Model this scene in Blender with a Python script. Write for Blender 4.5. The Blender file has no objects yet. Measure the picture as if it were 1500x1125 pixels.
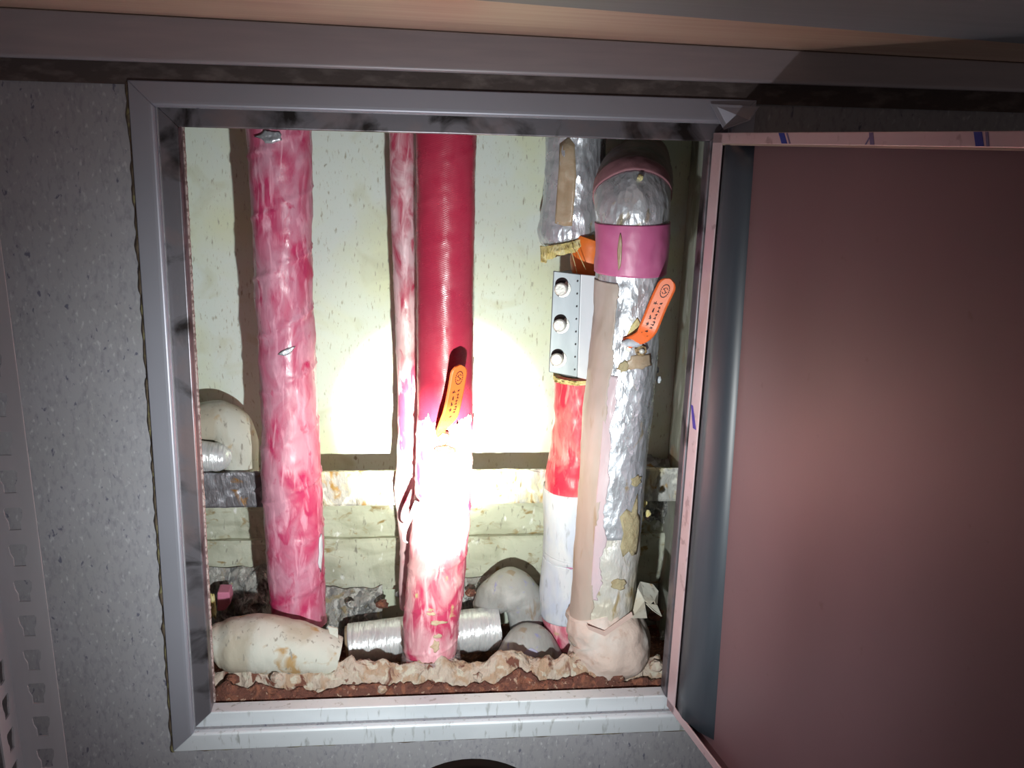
import bpy, bmesh, math, random
from mathutils import Vector, Matrix, noise
random.seed(7)
R = math.radians
V = Vector
S = bpy.context.scene
COL = S.collection

# ------------------------------------------------------------------ camera
FPX = 1500.0
CAM = V((-0.0731, -1.2833, 0.0501))
YAW, PITCH, ROLL = R(6.94), R(15.81), R(1.84)
cf = V((math.sin(YAW)*math.cos(PITCH), math.cos(YAW)*math.cos(PITCH), -math.sin(PITCH)))
cr0 = V((math.cos(YAW), -math.sin(YAW), 0)); cu0 = cr0.cross(cf)
cr = cr0*math.cos(ROLL) + cu0*math.sin(ROLL)
cu = -cr0*math.sin(ROLL) + cu0*math.cos(ROLL)
cam_data = bpy.data.cameras.new('camera')
cam_data.sensor_fit = 'HORIZONTAL'; cam_data.sensor_width = 36
cam_data.lens = FPX/1500*36; cam_data.clip_start = .01
cam = bpy.data.objects.new('camera', cam_data); COL.objects.link(cam)
m3 = Matrix((cr, cu, -cf)).transposed()
cam.matrix_world = Matrix.Translation(CAM) @ m3.to_4x4()
S.camera = cam

# ------------------------------------------------------------------ world, exposure
S.view_settings.view_transform = 'Standard'; S.view_settings.look = 'None'
S.view_settings.gamma = 1; S.view_settings.use_curve_mapping = False
S.view_settings.exposure = 0.0
w = bpy.data.worlds.new('dim_room'); S.world = w; w.use_nodes = True
w.node_tree.nodes['Background'].inputs[0].default_value = (1.0, .86, .84, 1)
w.node_tree.nodes['Background'].inputs[1].default_value = 0.07

# measured points: a picture point carried to a plane of the place
def ray(px, py): return cf + cr*((px-750)/FPX) - cu*((py-562.5)/FPX)
def PY(px, py, y):
    d = ray(px, py); return CAM + d*((y-CAM.y)/d.y)
def PZ(px, py, z):
    d = ray(px, py); return CAM + d*((z-CAM.z)/d.z)
def proj(p):
    d = V(p)-CAM; k = d.dot(cf); return 750+FPX*d.dot(cr)/k, 562.5-FPX*d.dot(cu)/k
def sz(p): return (V(p)-CAM).dot(cf)/FPX       # metres per pixel at p

TORCH = CAM+ray(689, 1242)*.74
AIM = PY(650, 700, .08)
def spot(name, energy, size, blend, rad, col):
    l = bpy.data.lights.new(name, 'SPOT'); l.energy = energy; l.spot_size = R(size); l.spot_blend = blend
    l.shadow_soft_size = rad; l.color = col
    o = bpy.data.objects.new(name, l); COL.objects.link(o)
    d = (AIM-TORCH).normalized()
    o.matrix_world = Matrix.Translation(TORCH+d*.03) @ d.to_track_quat('-Z', 'Y').to_matrix().to_4x4()
    return o
LIGHTS = [spot('torch_core', 520, 22, 1.0, .006, (1, .99, .80)),
          spot('torch_halo', 30, 40, 1.0, .006, (.96, 1, .68)),
          spot('torch_spill', 26, 98, 1.0, .008, (.93, 1.0, .97)),
          spot('torch_outer_spill', 4.0, 168, .9, .010, (1.0, .93, .98))]

# ------------------------------------------------------------------ materials
def M(name, base, layers=(), rough=.6, metal=0.0, bump=(), spec=.5, coat=0, rough_var=None):
    """layers: (scale, stretch xyz, lo, hi, colour, detail, distortion[, rotation]); bump: (scale, stretch, strength, distance)"""
    m = bpy.data.materials.new(name); m.use_nodes = True
    nt = m.node_tree; N = nt.nodes; L = nt.links
    b = N['Principled BSDF']
    tc = N.new('ShaderNodeTexCoord')
    def ntex(scale, st, det=4, dist=0, rot=(0, 0, 0), off=0, kind='n'):
        mp = N.new('ShaderNodeMapping'); L.new(tc.outputs['Object'], mp.inputs[0])
        mp.inputs['Scale'].default_value = st; mp.inputs['Rotation'].default_value = [R(a) for a in rot]
        mp.inputs['Location'].default_value = (off, off*.7, off*.3)
        if kind == 'v':
            t = N.new('ShaderNodeTexVoronoi'); t.inputs['Scale'].default_value = scale; t.feature = 'F1'
            L.new(mp.outputs[0], t.inputs['Vector']); return t.outputs['Distance']
        if kind == 'w':
            t = N.new('ShaderNodeTexWave'); t.inputs['Scale'].default_value = scale; t.bands_direction = 'Z'
            t.inputs['Distortion'].default_value = 3; t.inputs['Detail'].default_value = 2
            L.new(mp.outputs[0], t.inputs['Vector']); return t.outputs['Fac']
        t = N.new('ShaderNodeTexNoise'); t.inputs['Scale'].default_value = scale
        t.inputs['Detail'].default_value = det; t.inputs['Distortion'].default_value = dist
        L.new(mp.outputs[0], t.inputs['Vector']); return t.outputs['Fac']
    cur = None
    for i, ly in enumerate(layers):
        scale, st, lo, hi, col, det, dist = ly[:7]
        rot = ly[7] if len(ly) > 7 else (0, 0, 0)
        o = ntex(scale, st, det, dist, rot, off=i*3.1+len(name)*.37)
        mr = N.new('ShaderNodeMapRange'); mr.inputs[1].default_value = lo; mr.inputs[2].default_value = hi
        L.new(o, mr.inputs[0])
        mx = N.new('ShaderNodeMix'); mx.data_type = 'RGBA'
        L.new(mr.outputs[0], mx.inputs[0])
        if cur is None: mx.inputs[6].default_value = (*base, 1)
        else: L.new(cur, mx.inputs[6])
        mx.inputs[7].default_value = (*col, 1); cur = mx.outputs[2]
    if cur is None: b.inputs['Base Color'].default_value = (*base, 1)
    else: L.new(cur, b.inputs['Base Color'])
    b.inputs['Roughness'].default_value = rough; b.inputs['Metallic'].default_value = metal
    b.inputs['Specular IOR Level'].default_value = spec; b.inputs['Coat Weight'].default_value = coat
    b.inputs['Coat Roughness'].default_value = .15
    if rough_var:
        o = ntex(rough_var[0], rough_var[1], 4, 0)
        mr = N.new('ShaderNodeMapRange'); mr.inputs[1].default_value = .35; mr.inputs[2].default_value = .65
        mr.inputs[3].default_value = rough_var[2]; mr.inputs[4].default_value = rough_var[3]
        L.new(o, mr.inputs[0]); L.new(mr.outputs[0], b.inputs['Roughness'])
    prev = None
    for bp in bump:
        scale, st, strg, dist = bp[:4]; kind = bp[4] if len(bp) > 4 else 'n'
        rot = bp[5] if len(bp) > 5 else (0, 0, 0)
        o = ntex(scale, st, 4, 0, rot, kind=kind)
        bn = N.new('ShaderNodeBump'); bn.inputs['Strength'].default_value = strg; bn.inputs['Distance'].default_value = dist
        L.new(o, bn.inputs['Height'])
        if prev: L.new(prev, bn.inputs['Normal'])
        prev = bn.outputs[0]
    if prev: L.new(prev, b.inputs['Normal'])
    return m

I3 = (1, 1, 1)
m_speck = M('speckled_wall', (.33, .33, .36), [
    (9, I3, .4, .65, (.31, .31, .33), 3, 0), (210, (1, 1, .45), .50, .72, (.25, .25, .28), 4, .3, (0, 18, 0)),
    (150, (1, 1, .5), .665, .73, (.13, .13, .18), 3, .3, (0, 18, 0)), (190, (1, 1, .5), .60, .76, (.48, .48, .51), 3, 0, (0, 18, 0))],
    rough=.85, bump=[(260, (1, 1, .6), .2, .0008)])
m_cream = M('cream_plaster', (.62, .69, .65), [
    (7, I3, .42, .66, (.62, .67, .50), 4, .5), (16, I3, .55, .75, (.52, .55, .42), 4, .6),
    (240, (1, 1, .25), .62, .72, (.36, .36, .29), 3, .2, (0, 14, 0)),
    (420, (1, 1, .3), .64, .76, (.46, .47, .39), 2, .2, (0, -16, 0)),
    (60, (1, 1, .6), .72, .76, (.26, .25, .19), 3, .2)],
    rough=.8, bump=[(200, (1, 1, .4), .15, .0008), (20, I3, .2, .003)])
m_course = M('stained_concrete_course', (.54, .56, .46), [
    (14, (1, 1, 2.2), .45, .65, (.40, .41, .32), 5, .6), (40, (1, 1, 1.5), .58, .70, (.30, .22, .10), 4, .6),
    (160, (1, 1, .3), .62, .72, (.25, .24, .2), 3, .2), (60, (1, 1, .6), .66, .74, (.78, .80, .78), 3, .2)],
    rough=.85, bump=[(90, I3, .5, .003)])
m_conc = M('grey_concrete', (.34, .35, .31), [
    (12, (1, 1, .4), .42, .62, (.22, .22, .18), 5, .4), (60, (1, 1, .3), .56, .7, (.46, .47, .44), 4, .3),
    (10, (1, 1, .5), .60, .72, (.30, .14, .05), 4, .5)], rough=.9, bump=[(120, (1, 1, .4), .5, .003)])
m_steel = M('frame_steel', (.40, .41, .48), [
    (5, I3, .4, .65, (.37, .38, .44), 3, 0)],
    rough=.46, metal=.5, bump=[(200, I3, .04, .0004)])
m_steel_low = M('scuffed_sill_steel', (.72, .77, .82), [  # frame steel in a paler copy: torch light on the sill, plus scuffs
    (12, (.4, 1, 1), .45, .7, (.62, .67, .72), 4, .2), (140, (1, 1, .2), .60, .72, (.42, .45, .46), 4, .2)], rough=.5, metal=.2, bump=[(200, (1, 1, .3), .2, .001)])
m_rebate = M('stained_rebate_steel', (.24, .23, .26), [  # dark base colour holds the shade of the set-back strip, stains on top
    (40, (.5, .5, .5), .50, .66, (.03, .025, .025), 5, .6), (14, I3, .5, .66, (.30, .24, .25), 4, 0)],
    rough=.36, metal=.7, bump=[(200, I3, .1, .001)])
m_seal = M('brown_sealant', (.13, .10, .07), [(60, I3, .5, .6, (.26, .24, .12), 4, .4)], rough=.7, bump=[(200, I3, .5, .002)])
m_gap = M('dark_filler', (.085, .065, .06), [(80, (.4, 1, 1), .5, .7, (.16, .13, .12), 4, 0)], rough=.9, bump=[(200, I3, .5, .002)])  # dark brown stands for the shade in the recess under the channel
m_chan = M('grey_channel', (.40, .375, .41), [(120, (.1, 1, 1), .4, .7, (.44, .41, .44), 3, 0)], rough=.42, metal=.2)
m_tan = M('tan_brushed_board', (.80, .57, .42), [
    (60, (.06, 1, 1), .4, .66, (.88, .68, .52), 4, 0, (0, 0, -10)), (14, (.15, 1, 1), .45, .7, (.70, .47, .34), 4, 0, (0, 0, -10))],
    rough=.36, metal=.4)
m_fascia = M('grey_blue_fascia', (.24, .28, .32), [(60, (.1, 1, 1), .4, .7, (.27, .31, .35), 3, 0)], rough=.5)
m_cut = M('rough_cut_edge', (.50, .40, .38), [(200, I3, .45, .6, (.2, .13, .12), 4, 0)], rough=.9, bump=[(300, I3, .8, .002)])

def wrapmat(name, crim, white, lo, hi, rough=.33, seed_rot=25, extra=()):
    return M(name, crim, [
        (22, (1, 1, .55), lo, hi, white, 5, .9, (0, seed_rot, 0)),
        (90, (1, 1, .22), .52, .74, tuple(min(1, c*1.25+.08) for c in white), 4, .7, (0, seed_rot, 0)),
        (55, (1, 1, .5), .60, .72, crim, 4, .6, (0, -seed_rot, 0)), *extra],
        rough=rough, bump=[(70, (1, 1, .35), .35, .003, 'n', (0, seed_rot, 0)), (260, (1, 1, .3), .3, .0012, 'n', (0, seed_rot, 0))],
        spec=.5, rough_var=(60, (1, 1, .5), rough-.08, rough+.25))
m_pink = wrapmat('pink_film_wrap', (.50, .035, .125), (.60, .27, .37), .36, .60)
m_thin = wrapmat('chalky_crimson_wrap', (.42, .04, .09), (.62, .42, .46), .42, .56)
m_crim = M('glossy_crimson_wrap', (.46, .030, .072), [
    (30, (1, 1, .6), .48, .8, (.50, .055, .10), 4, .4)], rough=.30,
    bump=[(130, (1, 1, 1), .10, .0012, 'w', (0, 22, 0)), (50, (1, 1, .4), .2, .003)], rough_var=(40, I3, .24, .42))
m_crim_low = wrapmat('chalky_pink_wrap', (.56, .05, .13), (.74, .40, .44), .40, .60,
    extra=[(26, (1, 1, .7), .66, .72, (.60, .50, .26), 5, .8)])
m_red = wrapmat('red_film_wrap', (.62, .03, .07), (.66, .26, .24), .47, .68)
m_foil = M('crumpled_foil', (.66, .69, .75), [(12, (1, 1, .5), .5, .7, (.56, .58, .66), 4, .4),
    (40, (1, 1, .6), .64, .72, (.50, .42, .28), 4, .5)], rough=.3, metal=.60,
    bump=[(46, (1, 1, .55), .7, .006, 'n', (0, 22, 0)), (110, (1, 1, .5), .5, .003, 'v', (0, 30, 0)), (300, (1, 1, .3), .3, .0012, 'n', (0, -20, 0))], rough_var=(50, I3, .22, .48))
m_foil_low = M('dull_tan_foil', (.66, .62, .52), [(18, (1, 1, .5), .45, .62, (.74, .74, .72), 4, .5),
    (50, (1, 1, .4), .58, .68, (.46, .36, .20), 4, .6)], rough=.38, metal=.35,
    bump=[(50, (1, 1, .5), .8, .007), (200, (1, 1, .3), .5, .002)])
m_foil_hr = M('ribbed_foil', (.78, .80, .82), [(60, I3, .5, .7, (.68, .68, .72), 3, 0)], rough=.34, metal=.4,
    bump=[(170, (1, .15, .15), .9, .004, 'n'), (60, I3, .3, .003)])
m_paper = M('brown_paper_jacket', (.42, .35, .30), [(16, (1, 1, .3), .45, .62, (.50, .43, .40), 4, .4),
    (60, (1, 1, .2), .6, .72, (.36, .25, .16), 4, .3)], rough=.55, bump=[(60, (1, 1, .3), .4, .003)])
m_tapepink = M('pink_tape', (.56, .13, .30), [(30, I3, .45, .7, (.62, .18, .36), 3, 0)], rough=.4, bump=[(60, (1, 1, .5), .3, .002)])
m_browntape = M('brown_stained_tape', (.40, .29, .19), [(40, I3, .45, .65, (.48, .38, .28), 4, .3)], rough=.4, bump=[(80, I3, .4, .003)])
m_wool = M('yellow_glass_wool', (.66, .55, .22), [(90, I3, .45, .65, (.78, .70, .40), 4, .6), (60, I3, .6, .7, (.4, .3, .1), 3, 0)],
    rough=.95, bump=[(220, (1, 1, .4), .9, .004)])
m_foam = M('pale_yellow_foam', (.72, .66, .33), [(120, I3, .45, .65, (.60, .50, .26), 4, .3)], rough=.9, bump=[(200, I3, .6, .003)])
m_tanfoam = M('tan_exposed_insulation', (.42, .36, .22), [(110, (1, 1, .4), .45, .65, (.32, .26, .15), 4, .3)], rough=.9, bump=[(200, I3, .6, .003)])
m_glue = M('beige_glue', (.60, .47, .33), [(120, I3, .45, .65, (.52, .36, .24), 4, .3)], rough=.7)
m_white = M('white_blue_cloth_wrap', (.66, .70, .74), [(26, (1, 1, .5), .45, .65, (.54, .60, .72), 4, .6),
    (120, (1, 1, .25), .6, .72, (.40, .44, .50), 3, .3)], rough=.7, bump=[(80, (1, 1, .4), .6, .003)])
m_lag = M('cream_cloth_lagging', (.56, .56, .50), [(14, I3, .46, .62, (.44, .40, .32), 4, .5), (30, I3, .60, .70, (.42, .27, .12), 5, .6),
    (150, (1, 1, .3), .62, .70, (.30, .28, .24), 3, .2)], rough=.75, bump=[(100, (1, .4, .4), .5, .002), (24, I3, .4, .005)])
m_lag_grey = M('grey_cloth_lagging', (.36, .36, .35), [(20, I3, .45, .62, (.48, .48, .47), 4, .5), (50, (1, 1, .4), .60, .70, (.30, .24, .18), 5, .6),
    (44, I3, .66, .72, (.30, .30, .50), 3, .2)], rough=.7, bump=[(160, (1, .3, .3), .6, .003)])
m_lag_pink = M('dusty_pink_cloth', (.60, .48, .42), [(16, I3, .45, .65, (.62, .56, .52), 4, .5), (26, I3, .60, .72, (.44, .26, .18), 4, .5)],
    rough=.8, bump=[(60, I3, .6, .005), (260, (1, 1, .4), .3, .001)])
m_orange = M('orange_plastic', (.85, .20, .03), [(40, I3, .5, .7, (.75, .17, .03), 3, 0)], rough=.45, bump=[(60, I3, .2, .002)])
m_handle = M('orange_vinyl_handle', (.84, .16, .035), rough=.42, bump=[(200, I3, .1, .0005)])
m_ink = M('dark_print', (.05, .012, .01), rough=.6)
m_zinc = M('grey_bracket_steel', (.22, .24, .26), [(60, (1, 1, .3), .45, .7, (.19, .21, .23), 3, 0)], rough=.45, metal=.45)
m_bolt = M('bright_bolt', (.80, .80, .76), [(300, I3, .5, .7, (.6, .6, .55), 3, 0)], rough=.45, metal=.4, bump=[(400, I3, .4, .001)])
m_nut = M('corroded_brass', (.30, .21, .11), [(140, I3, .5, .62, (.10, .055, .025), 4, .4)], rough=.55, metal=.5, bump=[(260, I3, .8, .002)])
m_black = M('black_band', (.03, .03, .035), rough=.5)
m_rusty = M('rusty_galvanised', (.46, .46, .44), [(22, (1, 1, .8), .46, .56, (.62, .58, .42), 5, .8), (46, (1, 1, .5), .53, .62, (.42, .26, .08), 5, .8),
    (34, (1, 1, .6), .58, .66, (.88, .88, .82), 4, .6), (90, (1, 1, .4), .60, .70, (.18, .15, .10), 5, .5)],
    rough=.55, metal=.2, bump=[(120, (1, 1, .4), .9, .004)])
m_rusty_dark = M('rusty_dark_galvanised', (.20, .19, .21), [(24, I3, .48, .56, (.42, .42, .47), 5, .8), (30, I3, .58, .64, (.34, .17, .05), 5, .8)],
    rough=.45, metal=.5, bump=[(120, (1, 1, .4), .8, .003)])
m_mortar = M('rough_mortar', (.34, .33, .31), [(40, I3, .46, .58, (.20, .20, .20), 5, .8), (90, (1, 1, .4), .54, .62, (.56, .56, .54), 4, .6),
    (30, I3, .60, .68, (.34, .28, .18), 4, .5)], rough=.9, bump=[(160, (1, 1, .5), 1, .006)])
m_rubble = M('crumbly_debris', (.50, .41, .34), [(34, I3, .47, .58, (.42, .29, .20), 5, .9), (60, I3, .54, .62, (.56, .51, .42), 5, .6),
    (44, (1, 1, .6), .60, .66, (.16, .06, .04), 5, .8)], rough=.9, bump=[(120, (1, 1, .5), 1, .006)])
m_dirt = M('dark_red_dirt', (.14, .055, .04), [(60, I3, .5, .62, (.26, .10, .06), 5, .6), (130, I3, .62, .7, (.45, .3, .22), 4, .4)],
    rough=.95, bump=[(150, I3, 1, .006)])
m_doorpanel = M('mauve_steel_panel', (.20, .12, .135), [(4, I3, .4, .7, (.18, .108, .122), 3, 0), (50, I3, .70, .78, (.16, .09, .09), 3, 0)],
    rough=.50, metal=.22, bump=[(260, (1, 1, .15), .08, .0006, 'n', (0, 0, 0))])
m_doorlip = M('pink_filmed_steel', (.66, .50, .53), [(60, I3, .62, .72, (.46, .32, .34), 3, 0)], rough=.40, metal=.3)
m_gasket = M('slate_blue_gasket', (.045, .056, .072), [(60, (1, 1, .1), .4, .7, (.055, .068, .085), 3, 0)], rough=.38)
m_blue = M('blue_print', (.01, .03, .30), rough=.5)
m_angle = M('grey_painted_angle', (.45, .45, .48), [(60, (1, 1, .2), .4, .7, (.48, .48, .51), 3, 0)], rough=.45, metal=.15)
m_torch = M('black_rubber', (.008, .008, .012), rough=.7, spec=.12)
m_film = bpy.data.materials.new('clear_film'); m_film.use_nodes = True
_b = m_film.node_tree.nodes['Principled BSDF']; _b.inputs['Transmission Weight'].default_value = .0
_b.inputs['Base Color'].default_value = (.75, .65, .68, 1); _b.inputs['Alpha'].default_value = .28; _b.inputs['Roughness'].default_value = .2

# ------------------------------------------------------------------ builders
def wpos(o):
    p = V(o.location)
    while o.parent: o = o.parent; p += V(o.location)
    return p
def obj(name, verts, faces, mat, parent=None, smooth=False, origin=None):
    """links ONE mesh object; verts are given in world metres"""
    if parent is not None: org = wpos(parent)
    elif origin is not None: org = V(origin)
    else:
        xs = [v[0] for v in verts]; ys = [v[1] for v in verts]; zs = [v[2] for v in verts]
        org = V(((min(xs)+max(xs))/2, (min(ys)+max(ys))/2, min(zs)))
    me = bpy.data.meshes.new(name)
    me.from_pydata([tuple(V(v)-org) for v in verts], [], faces)
    bm = bmesh.new(); bm.from_mesh(me); bmesh.ops.recalc_face_normals(bm, faces=bm.faces); bm.to_mesh(me); bm.free()
    me.materials.append(mat)
    if smooth:
        for p in me.polygons: p.use_smooth = True
    o = bpy.data.objects.new(name, me); COL.objects.link(o)
    if parent is not None: o.parent = parent
    else: o.location = org
    return o
def thing(name, loc, label, cat, group=None):
    o = bpy.data.objects.new(name, None); COL.objects.link(o); o.location = loc; o.empty_display_size = .02
    return tag(o, label, cat, group)
def tag(o, label=None, cat=None, group=None, kind=None):
    if label: o['label'] = label
    if cat: o['category'] = cat
    if group: o['group'] = group
    if kind: o['kind'] = kind
    return o
def solid(o, t, off=-1):
    md = o.modifiers.new('thickness', 'SOLIDIFY'); md.thickness = t; md.offset = off; return o
def bev(o, w_, n=2):
    md = o.modifiers.new('bevel', 'BEVEL'); md.width = w_; md.segments = n; md.limit_method = 'ANGLE'; return o
def boxv(x0, x1, y0, y1, z0, z1):
    v = [(x, y, z) for x in (x0, x1) for y in (y0, y1) for z in (z0, z1)]
    return v, [(0, 1, 3, 2), (4, 6, 7, 5), (0, 4, 5, 1), (2, 3, 7, 6), (0, 2, 6, 4), (1, 5, 7, 3)]
def prism(poly, ext):
    n = len(poly); e = V(ext); v = [V(p) for p in poly]+[V(p)+e for p in poly]
    return v, [tuple(range(n)), tuple(range(2*n-1, n-1, -1))]+[(i, (i+1) % n, (i+1) % n+n, i+n) for i in range(n)]
def join(*vf):
    v, f = [], []
    for a, b in vf:
        k = len(v); v += list(a); f += [tuple(i+k for i in q) for q in b]
    return v, f
def fbm(p, s, o=4): return noise.fractal(V(p)*s, 1.0, 2.0, o)

class Tube:
    def __init__(s, pts, rad, n=60, ref=(0, -1, 0), side=(1, 0, 0)):
        P = [V(p) for p in pts]; k = len(P)
        if not hasattr(rad, '__len__'): rad = [rad]*k
        C, Rr = [], []
        for i in range(n+1):
            t = i/n*(k-1); j = min(int(t), k-2); u = t-j
            p0, p1, p2, p3 = P[max(j-1, 0)], P[j], P[j+1], P[min(j+2, k-1)]
            C.append(.5*((2*p1)+(p2-p0)*u+(2*p0-5*p1+4*p2-p3)*u*u+(3*p1-p0-3*p2+p3)*u**3))
            us = u*u*(3-2*u); Rr.append(rad[j]*(1-us)+rad[j+1]*us)
        s.C, s.R, s.n = C, Rr, n
        s.F = []; s.L = [0]
        nv = None; sg = 1
        for i in range(n+1):
            t = (C[min(i+1, n)]-C[max(i-1, 0)]).normalized()
            if nv is None: nv = V(ref)-t*V(ref).dot(t)
            nv = (nv-t*nv.dot(t)).normalized(); b = nv.cross(t)
            if i == 0: sg = 1 if b.dot(V(side)) >= 0 else -1
            s.F.append((nv.copy(), b*sg))
            if i: s.L.append(s.L[-1]+(C[i]-C[i-1]).length)
        s.disp = None
    def at(s, i, a, off=0):
        i = max(0, min(s.n, i)); j = int(i); k = min(j+1, s.n); u = i-j
        c = s.C[j].lerp(s.C[k], u); nv = s.F[j][0].lerp(s.F[k][0], u).normalized(); b = s.F[j][1].lerp(s.F[k][1], u).normalized()
        r = s.R[j]*(1-u)+s.R[k]*u
        d = nv*math.cos(a)+b*math.sin(a); p = c+d*(r+off)
        if s.disp: p += d*s.disp(c+d*r, a, s.L[j]*(1-u)+s.L[k]*u)
        return p
    def mesh(s, seg=48, i0=0, i1=None, off=0, caps=True, a0=None, a1=None, edge=None, step=1, extra=None, jag=None):
        i1 = s.n if i1 is None else i1
        m = max(2, int((i1-i0)/step)); rows = [i0+(i1-i0)*q/m for q in range(m+1)]
        full = a0 is None
        na = seg if full else seg+1
        A = [2*math.pi*q/seg for q in range(seg)] if full else [a0+(a1-a0)*q/seg for q in range(seg+1)]
        v = []; f = []
        for qi, i_ in enumerate(rows):
            for a in A:
                i = i_+(jag(a)*(1-qi/12) if jag and qi < 12 else 0)
                aa = a if (full or not edge) else a0+(a-a0)*(1+edge(i))
                v.append(s.at(i, aa, off+(extra(i, aa) if extra else 0)))
        for q in range(m):
            for k in range(seg):
                k2 = (k+1) % na
                f.append((q*na+k, q*na+k2, (q+1)*na+k2, (q+1)*na+k))
        if full and caps:
            f.append(tuple(range(na-1, -1, -1))); f.append(tuple(range(m*na, m*na+na)))
        return v, f
    def find(s, px, py):
        best = min(range(s.n+1), key=lambda i: (proj(s.C[i])[1]-py)**2+.05*(proj(s.C[i])[0]-px)**2)
        x, y = proj(s.C[best]); q = (px-x)*sz(s.C[best])/s.R[best]
        return best, math.asin(max(-1, min(1, q)))
    def patch(s, name, px, py, wpx, hpx, mat, parent, seed=0, off=.001, th=.0015, pts=14, jag=.3, shape=None):
        i0, a0 = s.find(px, py); rn = random.Random(seed)
        r = s.R[i0]; k = sz(s.C[i0]); dl = s.L[-1]/s.n
        rings = 4; v = []; f = []
        outl = []
        for q in range(pts):
            g = 2*math.pi*q/pts
            if shape: ux, uy = shape[q % len(shape)]
            else:
                m_ = 1+rn.uniform(-jag, jag*.6); ux, uy = math.cos(g)*m_, math.sin(g)*m_
            outl.append((ux*wpx/2*k/r, -uy*hpx/2*k/dl))
        if shape: outl = outl[:len(shape)]
        np_ = len(outl)
        v.append(s.at(i0, a0, off))
        for t in range(1, rings+1):
            for (da, di) in outl: v.append(s.at(i0-di*t/rings, a0+da*t/rings, off+th*.6*(1-(t/rings)**2)))
        for q in range(np_):
            f.append((0, 1+q, 1+(q+1) % np_))
            for t in range(rings-1):
                a = 1+t*np_; b = a+np_
                f.append((a+q, b+q, b+(q+1) % np_, a+(q+1) % np_))
        o = obj(name, v, f, mat, parent, smooth=True); solid(o, th, 0); return o

def pxpath(rows, y):
    """rows: (py, left px, right px[, depth]) -> centres and radii"""
    P, Q = [], []
    for r in rows:
        yy = r[3] if len(r) > 3 else y
        c = PY((r[1]+r[2])/2, r[0], yy); P.append(c); Q.append((r[2]-r[1])/2*sz(c)*.995)
    return P, Q

def crinkle(amp, sc, seed=0, seam=None, seam_amp=0, ang=1.0):
    def d(p, a, l):
        q = p+V((seed, seed*.3, 0))
        v = amp*fbm((q.x, q.y, q.z*.6), sc, 4)+amp*.5*(abs(noise.noise(q*sc*2.3))-.25)
        if seam:
            ph = ((l+a*ang*.012) / seam) % 1.0
            v += seam_amp*(math.exp(-((ph-.5)/.03)**2)+.5*max(0, ph-.5))
        return v
    return d
def box_t(name, x0, x1, y0, y1, z0, z1, mat, parent=None, b=0, origin=None):
    o = obj(name, *boxv(x0, x1, y0, y1, z0, z1), mat, parent, origin=origin)
    if b: bev(o, b)
    return o
def frame3(d):
    d = V(d).normalized(); u = d.orthogonal().normalized(); return u, d.cross(u), d
def cyl(c0, c1, r0, r1=None, seg=20, prof=None):
    """lathe along c0->c1; prof = list of (t, r)"""
    c0, c1 = V(c0), V(c1); r1 = r0 if r1 is None else r1
    u, w_, d = frame3(c1-c0); prof = prof or [(0, r0), (1, r1)]
    v = []; f = []
    for t, r in prof:
        for k in range(seg):
            a = 2*math.pi*k/seg; v.append(c0.lerp(c1, t)+(u*math.cos(a)+w_*math.sin(a))*r)
    for q in range(len(prof)-1):
        for k in range(seg):
            k2 = (k+1) % seg; f.append((q*seg+k, q*seg+k2, (q+1)*seg+k2, (q+1)*seg+k))
    f.append(tuple(range(seg))); f.append(tuple(range(len(prof)*seg-seg, len(prof)*seg)))
    return v, f
def rock(c, r, seed, squash=(1, 1, 1), sub=2):
    bm = bmesh.new(); bmesh.ops.create_icosphere(bm, subdivisions=sub, radius=1)
    v = []
    for x in bm.verts:
        n = x.co.normalized(); k = 1+.45*fbm(n+V((seed, 0, 0)), 1.3, 3)+.12*noise.noise(n*5+V((seed, 1, 1)))
        v.append(V(c)+V((n.x*squash[0], n.y*squash[1], n.z*squash[2]))*r*k)
    f = [tuple(q.index for q in x.verts) for x in bm.faces]; bm.free(); return v, f

# ------------------------------------------------------------------ structure: walls of the room and the shaft
HW, HH = .325, .795                       # hatch opening
WT = .05
def grid_wall(name, parts, mat, kind='structure', label=None):
    v, f = join(*parts); o = obj(name, v, f, mat); tag(o, label, None, None, kind); return o
grid_wall('wall_front', [boxv(-1.5, -HW-.022, 0, WT, -1.6, .34), boxv(HW+.022, 1.6, 0, WT, -1.6, .34),
                         boxv(-HW-.022, HW+.022, 0, WT, -1.6, -HH-.022), boxv(-HW-.022, HW+.022, 0, WT, .022, .34)], m_speck,
          label='grey speckled wall around the hatch')
SY = .35
# back wall: tall cream panel, the courses below are its children
wb = grid_wall('wall_back', [boxv(-.60, .60, SY, SY+.04, -1.0, .5)], m_cream, label='cream plastered back wall of the shaft')
wz = PY(500, 672, SY).z
def course(py0, py1, y, mat, jit, seed, name='concrete_course'):
    z0, z1 = PY(500, py1, y).z, PY(500, py0, y).z
    n = 70; v = []; f = []
    for i in range(n+1):
        x = -.42+.84*i/n
        for k, (yy, z) in enumerate(((SY, z1), (y+.004, z1), (y, z1-.006), (y, (z0+z1)/2), (y+.002, z0), (SY, z0))):
            d = jit*fbm((x, seed+k*.21, z), 30, 3)
            v.append((x, yy-(d if 0 < k < 5 else 0), z+d*.8))
    for i in range(n):
        for k in range(5): f.append((i*6+k, i*6+k+1, i*6+k+7, i*6+k+6))
    return obj(name, v, f, mat, wb, smooth=False)
course(742, 790, SY-.008, m_course, .003, 2)
course(791, 866, SY-.020, m_course, .004, 5)
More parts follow.
